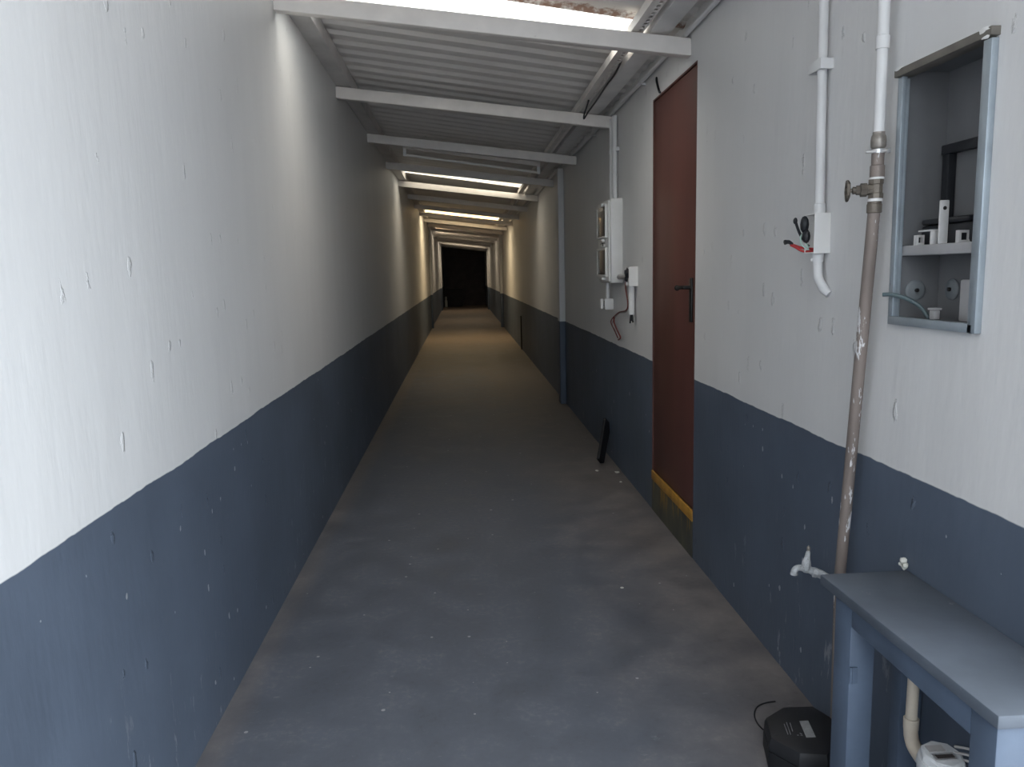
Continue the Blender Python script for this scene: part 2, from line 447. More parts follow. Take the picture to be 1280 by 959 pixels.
MB().tube([(1.062, YROOF, zcn), (1.062, 30, zcn)], .0125, 12).build('pipe', 'conduit', cr)
for yy in (2.9, 4.55, 6.2, 7.9, 9.6):
    mm = MB(); mm.tube([(1.062, yy, zcn), (1.062, yy+.025, zcn)], .0155, 12); mm.box(1.062, XR, yy, yy+.025, zcn-.022, zcn-.010)
    mm.build('clip', 'conduit', cr)
# black cable looped over the trunking
cb = MB().tube([(.80, 3.98, 2.530), (.868, 4.15, 2.515), (.872, 4.32, 2.47), (.866, 4.6, 2.455), (.872, 4.95, 2.45), (.868, 5.25, 2.44),
                (.862, 5.395, 2.425), (.858, 5.36, 2.445), (.85, 5.2, 2.465), (.846, 5.1, 2.48)], .0055, 8, 6)
tag(cb.build('black_cable', 'black'), 'loose black cable drooping between the punched channel and the trunking', 'cable')
# fluorescent batten, unlit
fx = thing('fluorescent_batten', (.14, 7.75, 2.52), 'unlit fluorescent batten light hanging below the corrugated roof before second skylight', 'light')
def fz(x): return 2.610 - .1433*(x+.52)
def slab(m, xa, xb, y0, y1, d0, d1):
    m.hexa([(xa, y0, fz(xa)+d0), (xb, y0, fz(xb)+d0), (xb, y1, fz(xb)+d0), (xa, y1, fz(xa)+d0),
            (xa, y0, fz(xa)+d1), (xb, y0, fz(xb)+d1), (xb, y1, fz(xb)+d1), (xa, y1, fz(xa)+d1)])
m = MB(); slab(m, -.52, .80, 7.71, 7.79, 0, .045); m.build('batten_body', 'beam', fx, smooth=False)
for xa in (-.52, .77):
    m = MB(); slab(m, xa, xa+.03, 7.725, 7.775, -.07, 0); m.build('lamp_holder', 'plastic', fx, smooth=False)
MB().tube([(-.49, 7.75, fz(-.49)-.055), (.77, 7.75, fz(.77)-.055)], .013, 12).build('tube', 'beam', fx)
for xa in (-.3, .6):
    m = MB(); m.tube([(xa, 7.75, fz(xa)+.04), (xa, 7.75, roofz(xa)+.004)], .005, 8); m.build('hanger', 'beam', fx)

# ---------------------------------------------------------------- distribution board beside the door
bx = thing('distribution_board', (XR, 5.33, 1.318), 'white electrical distribution board with two smoked windows on wall beyond door', 'electrical board')
by0, by1, bz0, bz1 = 5.195, 5.60, 1.320, 1.878
MB().box(XR-.082, XR, by0, by1, bz0, bz1, .006).build('enclosure', 'plastic', bx)
MB().box(XR-.096, XR-.083, by0+.012, by1-.008, bz0+.012, bz1-.012, .004).build('cover', 'plastic', bx)
for z0, z1 in ((1.635, 1.835), (1.375, 1.545)):
    wn = MB().box(XR-.111, XR-.097, by0+.05, by1-.05, z0, z1, .004).build('window', 'smoke', bx)
    m = MB()
    for zz in (z0-.012, z1-.002): m.box(XR-.114, XR-.097, by0+.04, by1-.04, zz, zz+.014, .003)
    for ya in (by0+.038, by1-.052): m.box(XR-.114, XR-.097, ya, ya+.014, z0, z1, .003)
    m.build('window_rim', 'plastic', wn)
for zz in (1.845, 1.610, 1.575, 1.352):
    MB().box(XR-.122, XR-.097, by0+.12, by0+.19, zz-.012, zz+.008, .004).build('latch', 'plastic', bx)
m = MB(); m.box(XR-.118, XR-.112, by0+.11, by0+.21, 1.566, 1.590, .002); m.build('catch', 'dark_metal', bx)
# conduits above the board
for yv, nm, lab in ((5.455, 'drop_conduit', 'rear of the two white conduits dropping from the beam to the electrical board'),
                    (5.335, 'drop_conduit', 'front of the two white conduits dropping from the beam to the electrical board')):
    t = thing(nm, (1.062, yv, bz1), lab, 'conduit', 'conduits above the electrical board')
    r = .0165 if yv < 5.4 else .0145
    MB().tube([(1.060, yv, bz1-.0), (1.060, yv, 2.43)], r, 14).build('pipe', 'conduit', t)
    mm = MB(); mm.tube([(1.060, yv, 2.20), (1.060, yv, 2.225)], r+.0035, 14); mm.box(1.062, XR, yv-r-.012, yv+r+.012, 2.20, 2.225, .002)
    mm.build('clip', 'conduit', t)
# outlet below the board
ot = thing('surface_outlet', (1.0, 5.45, 1.13), 'small white surface outlet box on a short pipe below the electrical board', 'outlet')
MB().tube([(1.050, 5.56, 1.319), (1.050, 5.56, 1.205)], .0145, 12).build('pipe', 'conduit', ot)
MB().box(1.022, XR, 5.53, 5.60, 1.125, 1.205, .004).build('outlet_box', 'plastic', ot)
MB().box(.994, 1.014, 5.535, 5.595, 1.132, 1.205, .005).build('outlet_cover', 'plastic', ot)
MB().box(1.013, 1.023, 5.545, 5.585, 1.148, 1.19).build('terminal_block', 'dark_metal', ot)
# stub + junction box with wires
jb = thing('junction_box', (1.06, 4.78, 1.30), 'small white open junction box with pipe tail between door and electrical board', 'junction box')
m = MB(); jx0, jx1, jy0, jy1, jz0, jz1 = XR-.056, XR, 4.755, 4.845, 1.305, 1.425
m.box(jx0, jx1, jy0, jy0+.006, jz0, jz1); m.box(jx0, jx1, jy1-.006, jy1, jz0, jz1)
m.box(jx0, jx1, jy0+.006, jy1-.006, jz0, jz0+.006); m.box(jx0, jx1, jy0+.006, jy1-.006, jz1-.006, jz1); m.box(jx1-.006, jx1, jy0+.006, jy1-.006, jz0+.006, jz1-.006)
m.build('box', 'plastic', jb, smooth=False)
m = MB(); m.blob((jx0-.002, 4.80, 1.385), .022, (.7, 1, 1.5)); m.blob((jx0-.004, 4.81, 1.35), .016, (.7, 1, 1.3)); m.tube([(jx0, 4.80, 1.37), (jx0+.03, 4.80, 1.34), (jx1-.01, 4.80, 1.33)], .006, 8)
m.build('wire_connector', 'black', jb)['label'] = 'taped black wire ends'
MB().tube([(1.055, 4.80, jz0), (1.055, 4.80, 1.128)], .0185, 14).build('pipe_tail', 'conduit', jb)
m = MB()
for dx, dy, dz in ((-.008, .004, -.055), (.004, .01, -.04), (.008, -.006, -.05)):
    m.tube([(1.055, 4.80, 1.15), (1.055+dx*.5, 4.80+dy*.5, 1.12), (1.055+dx, 4.80+dy, 1.128+dz)], .0055, 8)
m.build('wire_end', 'iron', jb)
MB().tube([(1.058, 4.846, 1.36), (1.058, 5.194, 1.36)], .016, 14).build('link_pipe', 'grey_plastic', jb)['label'] = 'grey link pipe to the board'
lw = jb
MB().tube([(1.062, 4.99, 1.345), (1.06, 5.0, 1.29), (1.06, 4.93, 1.19), (1.06, 4.99, 1.145), (1.06, 5.23, 1.118), (1.06, 5.50, 1.045), (1.06, 5.36, .985), (1.062, 5.27, .945)], .0042, 8, 6).build('loose_wire', 'dull_red_wire', lw)
MB().tube([(1.068, 5.00, 1.345), (1.068, 5.015, 1.29), (1.068, 4.95, 1.19), (1.068, 5.02, 1.135), (1.068, 5.28, 1.108), (1.068, 5.49, 1.03), (1.068, 5.42, .98)], .0036, 8, 6).build('loose_wire', 'grey_plastic', lw)
MB().tube([(1.056, 5.37, 1.085), (1.056, 5.36, 1.04), (1.056, 5.22, .985), (1.056, 5.15, .955), (1.056, 5.22, .935)], .0055, 8, 6).build('loose_wire', 'dull_red_wire', lw)
# wire stub over the door
tag(MB().tube([(XR-.002, 4.30, 2.425), (XR-.008, 4.275, 2.40), (XR-.006, 4.235, 2.345), (XR-.012, 4.19, 2.325)], .006, 8, 4).build('wire_stub', 'black'),
    'short black wire stub poking from the wall above the red-brown door', 'wire')

# ---------------------------------------------------------------- conduit + open box on the near right wall
cd = thing('wall_conduit', (1.065, 2.29, 1.31), 'white vertical conduit with bracket on right wall, between door and meter recess', 'conduit')
MB().tube([(1.065, 2.300, 2.43), (1.065, 2.288, 1.80), (1.065, 2.281, 1.578)], .0138, 16).build('pipe', 'conduit', cd)
MB().lathe((1.065, 2.281, 1.556), (0, 0, 1), [(0, .0172), (.026, .0172), (.028, .0155)], 16).build('socket', 'conduit', cd)
m = MB(); m.box(1.046, 1.052, 2.262, 2.345, 1.962, 1.992, .001); m.box(1.050, XR, 2.262, 2.272, 1.962, 1.992, .001); m.box(1.050, XR, 2.33, 2.345, 1.962, 1.992, .001)
m.tube([(1.065, 2.293, 1.965), (1.065, 2.293, 1.99)], .0165, 14)
m.build('bracket', 'conduit', cd)
m = MB(); m.tube([(1.063, 2.279, 1.437), (1.063, 2.276, 1.395), (1.064, 2.270, 1.365), (1.071, 2.25, 1.335), (1.082, 2.235, 1.318)], [.0138, .0138, .0138, .0145, .012], 16, 4)
m.build('bent_tail', 'conduit', cd)
MB().lathe((1.063, 2.279, 1.413), (0, 0, 1), [(0, .0165), (.024, .0178), (.026, .0165)], 16).build('socket', 'conduit', cd)
MB().blob((1.047, 2.281, 1.420), .0055, jit=.1).build('screw', 'conduit', cd)
ob = thing('junction_box', (1.06, 2.28, 1.44), 'white open junction box with black and red wires on the vertical conduit', 'junction box')
m = MB(); ax0, ax1, ay0, ay1, az0, az1 = 1.036, XR, 2.246, 2.312, 1.438, 1.555
m.box(ax0, ax1, ay0, ay0+.004, az0, az1, .001); m.box(ax0, ax1, ay1-.004, ay1, az0, az1, .001)
m.box(ax0, ax1, ay0+.004, ay1-.004, az0, az0+.004); m.box(ax0, ax1, ay0+.004, ay1-.004, az1-.004, az1); m.box(ax1-.004, ax1, ay0+.004, ay1-.004, az0+.004, az1-.004)
m.build('box', 'plastic', ob, smooth=False)
m = MB(); m.blob((1.030, 2.30, 1.525), .014, (.9, 1.1, 1.9), .06); m.blob((1.034, 2.295, 1.49), .013, (.9, 1, 1.6), .06)
m.build('connector_block', 'black', ob)['label'] = 'black taped connector'
m = MB(); m.tube([(1.05, 2.31, 1.46), (1.03, 2.32, 1.49), (1.018, 2.325, 1.52), (1.012, 2.325, 1.540)], .0042, 8, 5); m.blob((1.012, 2.325, 1.537), .0065, (1, 1, 1.6), .05)
m.build('black_wire', 'black', ob)
MB().tube([(1.06, 2.30, 1.452), (1.035, 2.32, 1.456), (1.015, 2.33, 1.464), (1.0, 2.33, 1.47)], .0036, 8, 5).build('red_wire', 'red_wire', ob)['label'] = 'red wire'
MB().tube([(1.06, 2.29, 1.446), (1.035, 2.315, 1.446), (1.016, 2.325, 1.458), (1.0, 2.328, 1.466)], .0036, 8, 5).build('red_wire', 'red_wire', ob)['label'] = 'red wire'
m = MB(); m.tube([(1.006, 2.33, 1.468), (.996, 2.33, 1.475), (.982, 2.33, 1.474)], [.0055, .006, .0075], 8, 3); m.build('wire_cap', 'black', ob)['label'] = 'black taped wire end'
MB().tube([(1.045, 2.30, 1.45), (1.028, 2.31, 1.465), (1.024, 2.312, 1.485), (1.03, 2.31, 1.497), (1.036, 2.306, 1.475), (1.045, 2.30, 1.455)], .0026, 8, 5).build('green_wire', 'green_wire', ob)['label'] = 'pale green wire loop'

# ---------------------------------------------------------------- water pipe with stop valve
wp = thing('water_pipe', (1.05, 2.06, 0), 'water pipe with bronze stop valve on right wall, white above and bare brown below', 'pipe')
def pp(z):           # pipe axis, leaning a little along the wall
    if z >= 1.6: return Vector((1.05, 1.936, z))
    return Vector((1.05, 1.936 + .11*(1.6-z)/1.07, z))
m = MB(); m.tube([pp(2.45), pp(1.93)], .0142, 16); m.tube([pp(1.93), pp(1.725)], .0135, 16); m.lathe(pp(1.925), (0, 0, 1), [(0, .0165), (.03, .0168), (.032, .015)], 16)
m.build('upper_pipe', 'conduit', wp)['label'] = 'upper pipe in flaking white paint'
MB().lathe(pp(1.688), (0, 0, 1), [(0, .015), (.004, .018), (.02, .0185), (.03, .017), (.034, .0145), (.040, .0145)], 18).build('union_nut', 'nickel', wp)
m = MB(); m.tube([pp(1.679)+Vector((-.034, -.004, 0)), pp(1.681)+Vector((.018, -.018, 0))], .0035, 10); m.lathe(pp(1.676), (0, 0, 1), [(0, .0172), (.010, .0172)], 18)
m.tube([pp(1.681)+Vector((.012, -.018, 0)), pp(1.681)+Vector((.021, -.019, 0))], .0062, 8)
m.build('pipe_clamp', 'steel', wp)['label'] = 'bright steel pipe clamp'
MB().lathe(pp(1.618), (0, 0, 1), [(0, .0175), (.028, .0175), (.030, .0150), (.058, .0150)], 18).build('nipple', 'pipe', wp)
MB().lathe(pp(1.613), (0, 0, 1), [(0, .0172), (.006, .0172)], 18).build('thread_tape', 'tape', wp)['label'] = 'white thread tape'
m = MB(); zc = 1.590
m.lathe(pp(1.566), (0, 0, 1), [(0, .0185), (.012, .0185), (.014, .0165), (.034, .0165), (.036, .0185), (.047, .0185)], 8)
m.lathe(pp(zc)+Vector((-.008, 0, -.002)), (-1, .35, 0), [(0, .0135), (.014, .0135), (.015, .017), (.030, .017), (.031, .012), (.040, .012)], 8)
m.lathe(pp(zc)+Vector((-.008, 0, -.002))+Vector((-.94, .33, 0))*.038, (-1, .35, 0), [(0, .0085), (.010, .0095), (.012, .005), (.020, .0042)], 12)
vb = m.build('valve_body', 'bronze', wp)
m = MB(); ax = Vector((-.944, .33, 0)); hc = pp(zc)+Vector((-.008, 0, -.002))+ax*.060; side = Vector((.33, .944, 0)); upv = Vector((0, 0, 1))
ring = [hc + (side*math.cos(2*PI*k/24)+upv*math.sin(2*PI*k/24))*(.022+.0022*math.cos(5*2*PI*k/24)) for k in range(25)]
m.tube(ring, .0045, 8)
for k in range(5):
    a = 2*PI*k/5+.3; m.tube([hc-ax*.002, hc+(side*math.cos(a)+upv*math.sin(a))*.022], .0036, 8)
m.lathe(hc-ax*.006, ax, [(0, .0065), (.010, .0065), (.012, .004)], 10)
m.build('handwheel', 'bronze', vb)
MB().lathe(pp(1.559), (0, 0, 1), [(0, .0172), (.007, .0172)], 18).build('thread_tape', 'tape', wp)['label'] = 'white thread tape'
MB().lathe(pp(1.530), (0, 0, 1), [(0, .0155), (.002, .018), (.022, .018), (.024, .0165), (.029, .0165)], 12).build('lower_nut', 'bronze', wp)
MB().tube([pp(1.533), pp(1.2), pp(.8), pp(.53), pp(.53)-Vector((0, .006, .33)), pp(.53)-Vector((0, .012, .53))], .0152, 16).build('lower_pipe', 'pipe', wp)['label'] = 'lower brown pipe with white paint splashes'
# garden tap off the pipe
tp = thing('garden_tap', (1.03, 2.09, .51), 'old paint-splashed garden tap on the pipe behind the bench end', 'tap')
tb = pp(.51)
m = MB(); m.tube([tb+Vector((-.0158, 0, -.006)), (1.018, 2.09, .512), (.994, 2.10, .520)], [.0125, .0128, .0115], 12, 3)
m.lathe((1.006, 2.095, .516), (-1, .25, .2), [(0, .0145), (.012, .0145)], 6)
m.build('pipe_elbow', 'crust', tp)
m = MB(); m.tube([(.998, 2.10, .518), (.978, 2.10, .528), (.962, 2.10, .532)], [.011, .0135, .010], 12, 3)
m.tube([(.970, 2.10, .530), (.950, 2.10, .532), (.941, 2.10, .524), (.939, 2.10, .512)], [.0095, .009, .0095, .0105], 12, 4)
m.lathe((.974, 2.10, .528), (.12, 0, 1), [(0, .014), (.016, .0135), (.036, .0085), (.052, .006), (.056, .004)], 10)
m.build('tap_body', 'crust', tp)['label'] = 'tap body crusted with pale paint'
m = MB(); m.blob((.981, 2.10, .588), .007, (.8, .8, 1.5), .15)
m.build('tap_handle', 'nickel', tp)

# ---------------------------------------------------------------- meter recess: frame, shelf, contents
nf = thing('meter_cabinet', (XR, 1.73, NZ0), 'open grey-framed meter cabinet let into the right wall', 'cabinet')
BXx = XR+ND-.003
m = MB(); m.box(BXx, XR+ND, NY0, NY1, NZ0, NZ1); m.box(XR, BXx, NY0, NY0+.002, NZ0, NZ1); m.box(XR, BXx, NY1-.002, NY1, NZ0, NZ1)
m.box(XR, BXx, NY0+.002, NY1-.002, NZ0, NZ0+.002); m.box(XR, BXx, NY0+.002, NY1-.002, NZ1-.002, NZ1)
m.build('lining', 'recess', nf, smooth=False)
m = MB(); m.box(XR+.0002, XR+.008, NY0+.0025, NY0+.014, NZ0+.0025, NZ1-.02, .001); m.box(XR-.016, XR, NY0-.010, NY0+.016, NZ0-.006, NZ1-.018, .002)
m.build('near_stile', 'aluminium', nf)
m = MB(); m.box(XR+.0002, XR+.008, NY1-.012, NY1-.0025, NZ0+.0025, NZ1-.02, .001); m.box(XR-.012, XR, NY1-.014, NY1+.006, NZ0-.004, NZ1-.015, .001)
m.build('far_stile', 'aluminium', nf)
m = MB(); m.box(XR+.0002, XR+.02, NY0+.0145, NY1-.0125, NZ0+.0025, NZ0+.010, .001); m.box(XR-.016, XR, NY0, NY1, NZ0-.006, NZ0+.014, .002)
m.build('bottom_rail', 'aluminium', nf)
m = MB(); m.box(XR-.020, XR+.02, NY0-.012, NY1+.012, NZ1-.014, NZ1+.004, .002)
tr_ = m.build('top_rail', 'timber_dark', nf); tr_['label'] = 'brown weathered top rail with chipped white ends'
for c_, r_, sc_ in (((XR-.019, NY0+.012, NZ1+.002), .013, (.25, 1.5, .5)), ((XR-.019, NY0+.004, NZ1-.014), .010, (.25, 1.2, .35)), ((XR-.019, NY1-.006, NZ1+.004), .011, (.25, 1.6, .4))):
    MB().blob(c_, r_, sc_, .3).build('paint_flake', 'tape', tr_)
MB().box(XR+.009, BXx-.001, NY0+.0028, NY1-.0028, 1.421, 1.445, .002).build('shelf', 'shelf_grey', nf)['label'] = 'white shelf board'
SZ = 1.445
m = MB(); m.box(BXx-.022, BXx-.002, 1.842, 1.868, SZ, SZ+.235, .002); m.box(BXx-.024, BXx-.002, 1.60, 1.872, SZ+.215, SZ+.238, .003)
tag(m.build('black_bracket', 'black'), 'black right-angled metal bracket standing at the back of the recess shelf', 'bracket')
bb = thing('black_terminal_box', (XR+.07, 1.76, SZ), 'low black terminal box lying on the recess shelf', 'terminal box')
m = MB(); m.box(XR+.035, XR+.085, 1.655, 1.853, SZ, SZ+.046, .008); m.build('body', 'black', bb)
m = MB(); m.box(XR+.03, XR+.09, 1.665, 1.845, SZ+.0465, SZ+.06, .006); m.build('lid', 'black', bb)
def clip(name, xa, xb, y, z1, lab):
    t = thing(name, ((xa+xb)/2, y, SZ), lab, 'clip', 'white fittings on the recess shelf')
    m = MB(); th = .0055; ya, yb = y, y+.012
    m.box(xa, xa+th, ya, yb, SZ, SZ+z1); m.box(xb-th, xb, ya, yb, SZ, SZ+z1); m.box(xa+th, xb-th, ya, yb, SZ, SZ+th); m.box(xa+th, xb-th, ya, yb, SZ+z1-th, SZ+z1)
    m.build('ring', 'shelf_white', t, smooth=False)
    MB().box(xa+th, xb-th, yb-.004, yb-.001, SZ+th, SZ+z1-th).build('hole', 'black', t)
clip('square_clip', XR+.010, XR+.030, 1.826, .024, 'small white square clip at the left end of the recess shelf')
clip('square_clip', XR+.012, XR+.040, 1.668, .027, 'small white square clip right of the upright strap on the recess shelf')
m = MB(); m.box(XR+.008, XR+.026, 1.764, 1.770, SZ, SZ+.03, .001); m.box(XR+.006, XR+.026, 1.764, 1.815, SZ+.0301, SZ+.034, .001)
tag(m.build('angled_tab', 'shelf_white'), 'white bent tab standing beside the upright strap on recess shelf', 'clip')
us = thing('upright_strap', (XR+.02, 1.738, SZ), 'tall white upright strap with one hole on the recess shelf', 'strap')
m = MB(); m.box(XR+.008, XR+.030, 1.735, 1.741, SZ, SZ+.098, .0025); m.build('strap', 'shelf_white', us)
MB().lathe((XR+.019, 1.7352, SZ+.08), (0, -1, 0), [(0, .0045), (.0006, .0045)], 12).build('hole', 'dark_metal', us)
gb = MB(); gb.box(BXx-.04, BXx-.002, 1.62, 1.70, SZ+.02, SZ+.10, .006); gb.tube([(BXx-.02, 1.66, SZ), (BXx-.02, 1.66, SZ+.02)], .012, 10)
tag(gb.build('grey_device', 'grey_plastic'), 'dim grey device behind the shelf fittings in the recess', 'device')
for c_, ax_ in (((XR+.051, NY1-.0025, 1.335), (0, -1, 0)), ((BXx-.0005, 1.832, 1.337), (-1, 0, 0))):
    pg = MB().lathe(c_, ax_, [(0, .026), (.003, .026), (.006, .022), (.007, .020)], 28).build('round_plug', 'plug', nf)
    MB().lathe(Vector(c_)+Vector(ax_)*.007, ax_, [(0, .005), (.005, .005), (.006, .003)], 12).build('screw', 'dark_metal', pg)
m = MB(); m.box(XR+.045, XR+.085, 1.615, 1.705, NZ0+.0105, NZ0+.105, .004)
wb = tag(m.build('white_box', 'shelf_grey'), 'white upright box at the right of the lower recess', 'box')
m = MB(); m.box(XR+.03, XR+.045, 1.772, 1.792, NZ0+.0105, NZ0+.032, .002); m.box(XR+.027, XR+.048, 1.770, 1.795, NZ0+.0325, NZ0+.038, .0015)
tag(m.build('white_connector', 'shelf_grey'), 'small white connector on the floor of the lower recess', 'connector')
tag(MB().tube([(XR-.035, 1.885, 1.326), (XR-.02, 1.872, 1.326), (XR+.005, 1.855, 1.318), (XR+.03, 1.832, 1.298), (XR+.042, 1.815, 1.272), (XR+.044, 1.81, NZ0+.0105)], .0052, 10, 6).build('hose', 'hose'),
    'grey-green hose curling out over the left lip of the recess', 'hose')

# ---------------------------------------------------------------- slate-blue bench over the water meter
bn = thing('bench', (.97, 1.45, 0), 'slate-blue painted wooden bench against the right wall', 'bench')
BY0, BY1, BX0, BZ = 1.15, 1.775, .860, .648
m = MB(); tp_ = [(BX0+.013, BY0), (XR-.001, BY0), (XR-.001, BY1), (BX0, BY1)]
m.hexa([(x, y, BZ-.026) for x, y in tp_]+[(x, y, BZ) for x, y in tp_]); bmesh.ops.bevel(m.bm, geom=m.bm.edges[:], offset=.004, segments=2, affect='EDGES', profile=.5); m.build('top', 'bench_top', bn)
AX = BX0+.022
m = MB(); m.box(AX, AX+.022, BY0+.08, BY1-.118, BZ-.084, BZ-.0262, .002); m.build('apron', 'blue', bn)
m = MB(); m.box(AX+.05, XR-.002, BY1-.045, BY1-.025, BZ-.1, BZ-.0262, .002); m.build('apron', 'blue', bn)
m = MB(); m.box(AX+.05, XR-.002, BY0+.02, BY0+.04, BZ-.1, BZ-.0262, .002); m.build('apron', 'blue', bn)
def leg(x0, x1, y0, y1):
    return MB().box(x0, x1, y0, y1, 0, BZ-.0262, .003).build('leg', 'blue', bn)
l1 = leg(AX, AX+.060, BY1-.118, BY1-.040); leg(AX, AX+.055, BY0+.012, BY0+.08); leg(XR-.058, XR-.003, BY1-.09, BY1-.046); leg(XR-.058, XR-.003, BY0+.041, BY0+.085)
m = MB(); m.box(AX+.004, AX+.018, BY1-.123, BY1-.1182, .425, .465, .001); m.tube([(AX+.003, BY1-.121, .425), (AX+.003, BY1-.121, .465)], .004, 8)
m.build('hinge', 'blue', l1)
tag(MB().blob((XR-.008, 1.783, .668), .009, (1, 1, 1), .15).blob((XR-.010, 1.77, .662), .007, (1, 1, 1), .2).blob((XR-.008, 1.792, .657), .006, (1, 1, 1), .2).blob((XR-.009, 1.776, .654), .006, (1, 1, 1.2), .2).build('foam_blob', 'foam'),
    'off-white blob of foam on the right wall just above the bench', 'blob')

# water meter under the bench
wm = thing('water_meter', (1.0, 1.5, 0), 'white plastic water meter with beige pipe under the slate-blue bench', 'water meter')
m = MB(); m.tube([(1.006, 1.598, BZ-.05), (1.007, 1.605, .352)], .0128, 14)
m.build('riser_pipe', 'pvc', wm)['label'] = 'beige riser pipe'
MB().box(.984, 1.012, 1.570, 1.584, BZ-.128, BZ-.100, .004).build('pipe_clip', 'blue', wm)
m = MB(); m.lathe((1.007, 1.604, .335), (0, 0, 1), [(0, .0165), (.024, .0172), (.026, .0155)], 16); m.tube([(1.007, 1.605, .340), (1.007, 1.602, .318), (1.006, 1.585, .300), (1.004, 1.545, .292)], [.0155, .016, .0165, .0165], 14, 4)
m.build('elbow', 'pvc', wm)
m = MB(); ctr = Vector((1.002, 1.490, .31)); 
m.lathe(ctr+Vector((0, 0, -.055)), (0, -.12, 1), [(0, .030), (.01, .044), (.055, .046), (.075, .048), (.085, .046)], 28)
m.tube([ctr+Vector((0, .055, -.012)), ctr+Vector((0, .03, -.02))], .018, 12); m.tube([ctr+Vector((0, -.03, -.02)), ctr+Vector((0, -.075, -.015))], .016, 12)
mb_ = m.build('body', 'meter_white', wm)
upd = Vector((0, -.12, 1)).normalized(); tc = ctr+Vector((0, 0, -.055))+upd*.085
m = MB(); m.lathe(tc, (0, -.12, 1), [(0, .043), (.012, .043), (.016, .038)], 8); m.build('lid', 'meter_white', wm)
fwd = Vector((0, 1, .12)).normalized(); sd = Vector((1, 0, 0))
def on_lid(m, cx, cy, wx, wy, h):
    o = tc+upd*.0162+sd*cx+fwd*cy
    b = [o+sd*(sx*wx)+fwd*(sy*wy) for sx, sy in ((-1, -1), (1, -1), (1, 1), (-1, 1))]
    m.prism(b, upd*h)
m = MB(); on_lid(m, -.004, -.014, .024, .009, .004); m.build('counter_rim', 'steel', wm)
m = MB(); on_lid(m, -.004, -.014, .019, .005, .005); m.build('counter_window', 'smoke', wm)
m = MB(); on_lid(m, -.008, .014, .018, .009, .002); m.build('dial', 'grey_plastic', wm)
m = MB(); m.lathe(ctr+Vector((0, -.06, -.012)), (0, -1, .1), [(0, .020), (.02, .020), (.022, .0165)], 8); m.tube([ctr+Vector((0, -.078, -.010)), ctr+Vector((.0, -.13, -.01)), (.992, 1.345, .27), (.992, 1.34, .2), (.992, 1.34, 0)], .0128, 12)
m.build('outlet_pipe', 'pvc', wm)
m = MB(); m.tube([(1.002, 1.49, .0), (1.002, 1.49, .262)], .02, 12); m.build('stand', 'meter_white', wm)
m = MB()
for dz in (0, .014, .028): m.tube([(1.03, 1.48, .34+dz), (1.045, 1.44, .355+dz), (1.05, 1.38, .36+dz), (1.045, 1.34, .345+dz)], .003, 8, 4)
m.build('wire', 'grey_plastic', wm)

# ---------------------------------------------------------------- black box on the floor + its cable
fb = thing('black_floor_box', (.93, 2.0, 0), 'black eight-sided plastic box with grey label on floor behind bench leg', 'box')
top = [(.851, 2.066), (.925, 2.115), (1.015, 2.112), (1.045, 2.04), (1.030, 1.955), (.945, 1.872), (.876, 1.888), (.826, 1.965)]
cx_ = sum(p[0] for p in top)/8; cy_ = sum(p[1] for p in top)/8
def ringp(s, z): return [(cx_+(x-cx_)*s, cy_+(y-cy_)*s, z) for x, y in top]
MB().loft([ringp(1.03, 0), ringp(1.05, .004), ringp(1.04, .05)]).build('base', 'black_box', fb)
MB().loft([ringp(1.0, .0505), ringp(1.03, .054), ringp(1.02, .078), ringp(.97, .090), ringp(.90, .094)]).build('lid', 'black_box', fb)
zl = .0942
m = MB(); m.prism([(.923, 1.952, zl), (.950, 1.951, zl), (.964, 2.031, zl), (.938, 2.031, zl)], (0, 0, .0008)); lb_ = m.build('label', 'label_grey', fb); lb_['label'] = 'grey rectangular label'
m = MB()
for a, b in (((.889, 2.022), (.879, 1.972)), ((.899, 2.030), (.886, 1.970)), ((.908, 2.026), (.898, 1.985)), ((.903, 1.966), (.907, 1.965)), ((.912, 1.965), (.917, 1.962)), ((.914, 1.974), (.918, 1.968))):
    m.tube([(a[0], a[1], zl), (b[0], b[1], zl)], .0010, 6)
m.build('scuff_marks', 'mark', fb)
m = MB(); m.lathe((.846, 1.975, .093), (0, 0, 1), [(0, .004), (.002, .004)], 10); m.build('lock_plug', 'black', fb)
tag(MB().tube([(.975, 2.29, .0025), (.94, 2.285, .0025), (.905, 2.265, .0025), (.880, 2.225, .0025), (.872, 2.18, .0025), (.878, 2.14, .0025), (.892, 2.112, .006)], .0024, 8, 6).build('thin_cable', 'black'),
    'thin black cable looped on the floor beside the black box', 'cable')

# ---------------------------------------------------------------- small things further in
m = MB(); a = Vector((.975, 5.50, .0)); b = Vector((1.070, 5.72, .27)); n_ = (b-a).normalized(); s1 = Vector((.7, -.6, 0)).cross(n_).normalized(); s2 = n_.cross(s1)
a = a+Vector((0, 0, .018))
ringa = [a+s1*sx*.040+s2*sy*.012 for sx, sy in ((-1, -1), (1, -1), (1, 1), (-1, 1))]; ringb = [b+s1*sx*.050+s2*sy*.010 for sx, sy in ((-1, -1), (1, -1), (1, 1), (-1, 1))]
m.loft([ringa, ringb]); tag(m.build('iron_wedge', 'iron'), 'black wedge-shaped bar leaning against the right wall beyond the door', 'bar')
chips = [(.915, 5.29, .017, 'pale chip of rubble lying at the foot of the leaning black bar'), (1.045, 5.22, .024, 'larger pale lump of rubble against the right wall near the leaning bar'),
         (1.02, 4.98, .012, 'small pale chip of rubble between leaning bar and door'), (.67, 3.25, .011, 'small pale chip on the floor in front of the red-brown door')]
for x, y, r, lab in chips:
    tag(MB().blob((x, y, r*.3), r*.7, (1.2, 1, .5), .2, 1).build('rubble_chip', 'foam', smooth=False), lab, 'chip', 'chips of rubble on the floor')
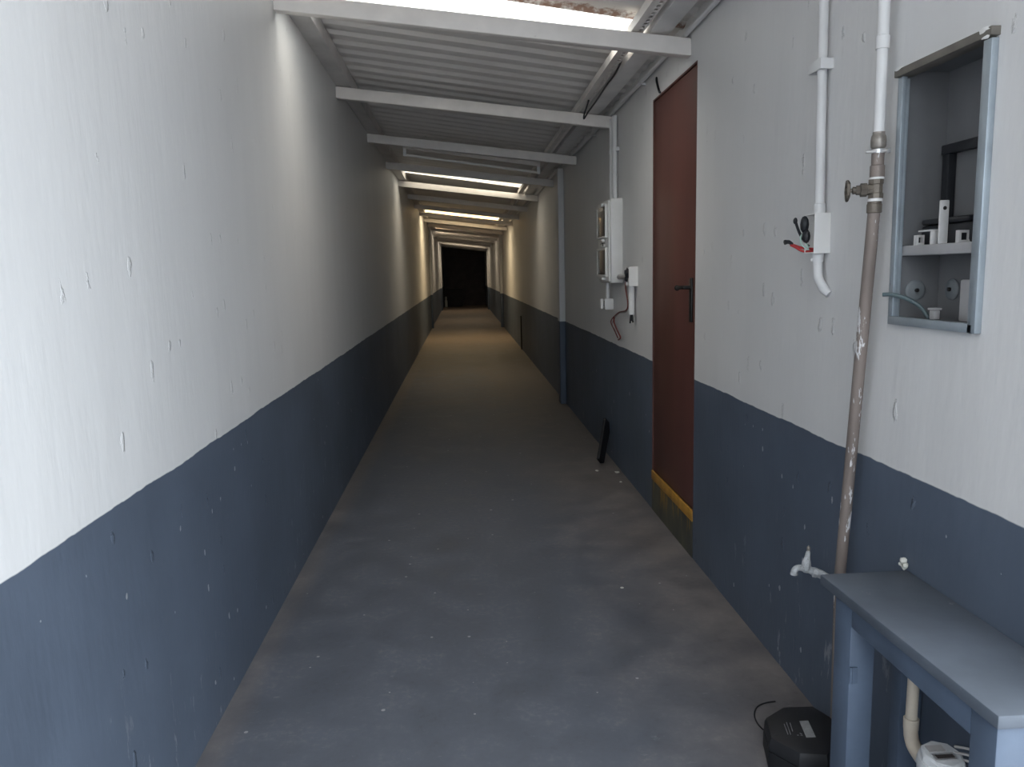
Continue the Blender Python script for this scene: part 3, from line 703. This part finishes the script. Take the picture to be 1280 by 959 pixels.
tag(MB().tube([(XR-.012, 14.25, 0), (XR-.012, 14.27, .62)], .011, 8).build('thin_pipe', 'iron'), 'thin dark upright rod against the lower right wall far in', 'rod')
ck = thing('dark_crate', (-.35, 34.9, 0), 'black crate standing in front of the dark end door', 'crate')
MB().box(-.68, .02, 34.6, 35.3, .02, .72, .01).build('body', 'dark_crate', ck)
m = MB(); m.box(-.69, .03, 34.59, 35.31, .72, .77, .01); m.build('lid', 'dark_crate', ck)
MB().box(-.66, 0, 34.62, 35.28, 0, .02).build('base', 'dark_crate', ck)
gc = thing('pale_canister', (-.70, 34.3, 0), 'pale canister on the floor beside the black crate at the far end', 'canister')
MB().lathe((-.70, 34.3, 0), (0, 0, 1), [(0, .05), (.01, .06), (.26, .06), (.31, .045), (.33, .025)], 20).build('body', 'foam', gc)
MB().lathe((-.70, 34.3, .33), (0, 0, 1), [(0, .024), (.02, .04), (.11, .04), (.13, .02)], 16).build('cap', 'foam', gc)

# ---------------------------------------------------------------- sky and daylight
W = bpy.data.worlds.new('sky'); bpy.context.scene.world = W; W.use_nodes = True
n = W.node_tree.nodes; l = W.node_tree.links
bg = n['Background']; tc_ = n.new('ShaderNodeTexCoord'); sx = n.new('ShaderNodeSeparateXYZ'); cr_ = n.new('ShaderNodeValToRGB')
l.new(tc_.outputs['Generated'], sx.inputs[0]); l.new(sx.outputs[2], cr_.inputs[0])
E_ = cr_.color_ramp.elements
E_[0].position = 0.0; E_[0].color = (.71, .85, 1.0, 1)
E_[1].position = 1.0; E_[1].color = (1.0, .98, .94, 1)
mr = n.new('ShaderNodeMapRange'); l.new(sx.outputs[2], mr.inputs[0])
for i, v in zip((1, 2, 3, 4), (.3, 1.0, 4.2, 10.0)): mr.inputs[i].default_value = v
l.new(cr_.outputs[0], bg.inputs[0]); l.new(mr.outputs[0], bg.inputs[1])
p = bpy.data.lights.new('passage_mouth', 'AREA'); p.shape = 'RECTANGLE'; p.size = 3.2; p.size_y = 3.0; p.cycles.is_portal = True
po = bpy.data.objects.new('passage_mouth', p); C.objects.link(po)
po.location = (.75, 0.0, 1.45); po.rotation_euler = (PI/2, 0, 0)

# ---------------------------------------------------------------- camera
cam = bpy.data.cameras.new('camera'); co = bpy.data.objects.new('camera', cam); C.objects.link(co)
r = Vector((0.99764, -0.06479, -0.0228)); dn = Vector((-0.03165, -0.13904, -0.98978)); f = Vector((0.06096, 0.98817, -0.14076))
mw = Matrix((( r.x, -dn.x, -f.x, 0), (r.y, -dn.y, -f.y, 0), (r.z, -dn.z, -f.z, H), (0, 0, 0, 1)))
co.matrix_world = mw
cam.sensor_width = 36; cam.lens = 36*968.3/1280; cam.clip_start = .02; cam.clip_end = 200
sc = bpy.context.scene
sc.camera = co
sc.view_settings.view_transform = 'Standard'; sc.view_settings.look = 'None'
sc.view_settings.exposure = 0.22; sc.view_settings.gamma = 1; sc.view_settings.use_curve_mapping = False
sc.cycles.max_bounces = 12; sc.cycles.diffuse_bounces = 8; sc.cycles.transparent_max_bounces = 12
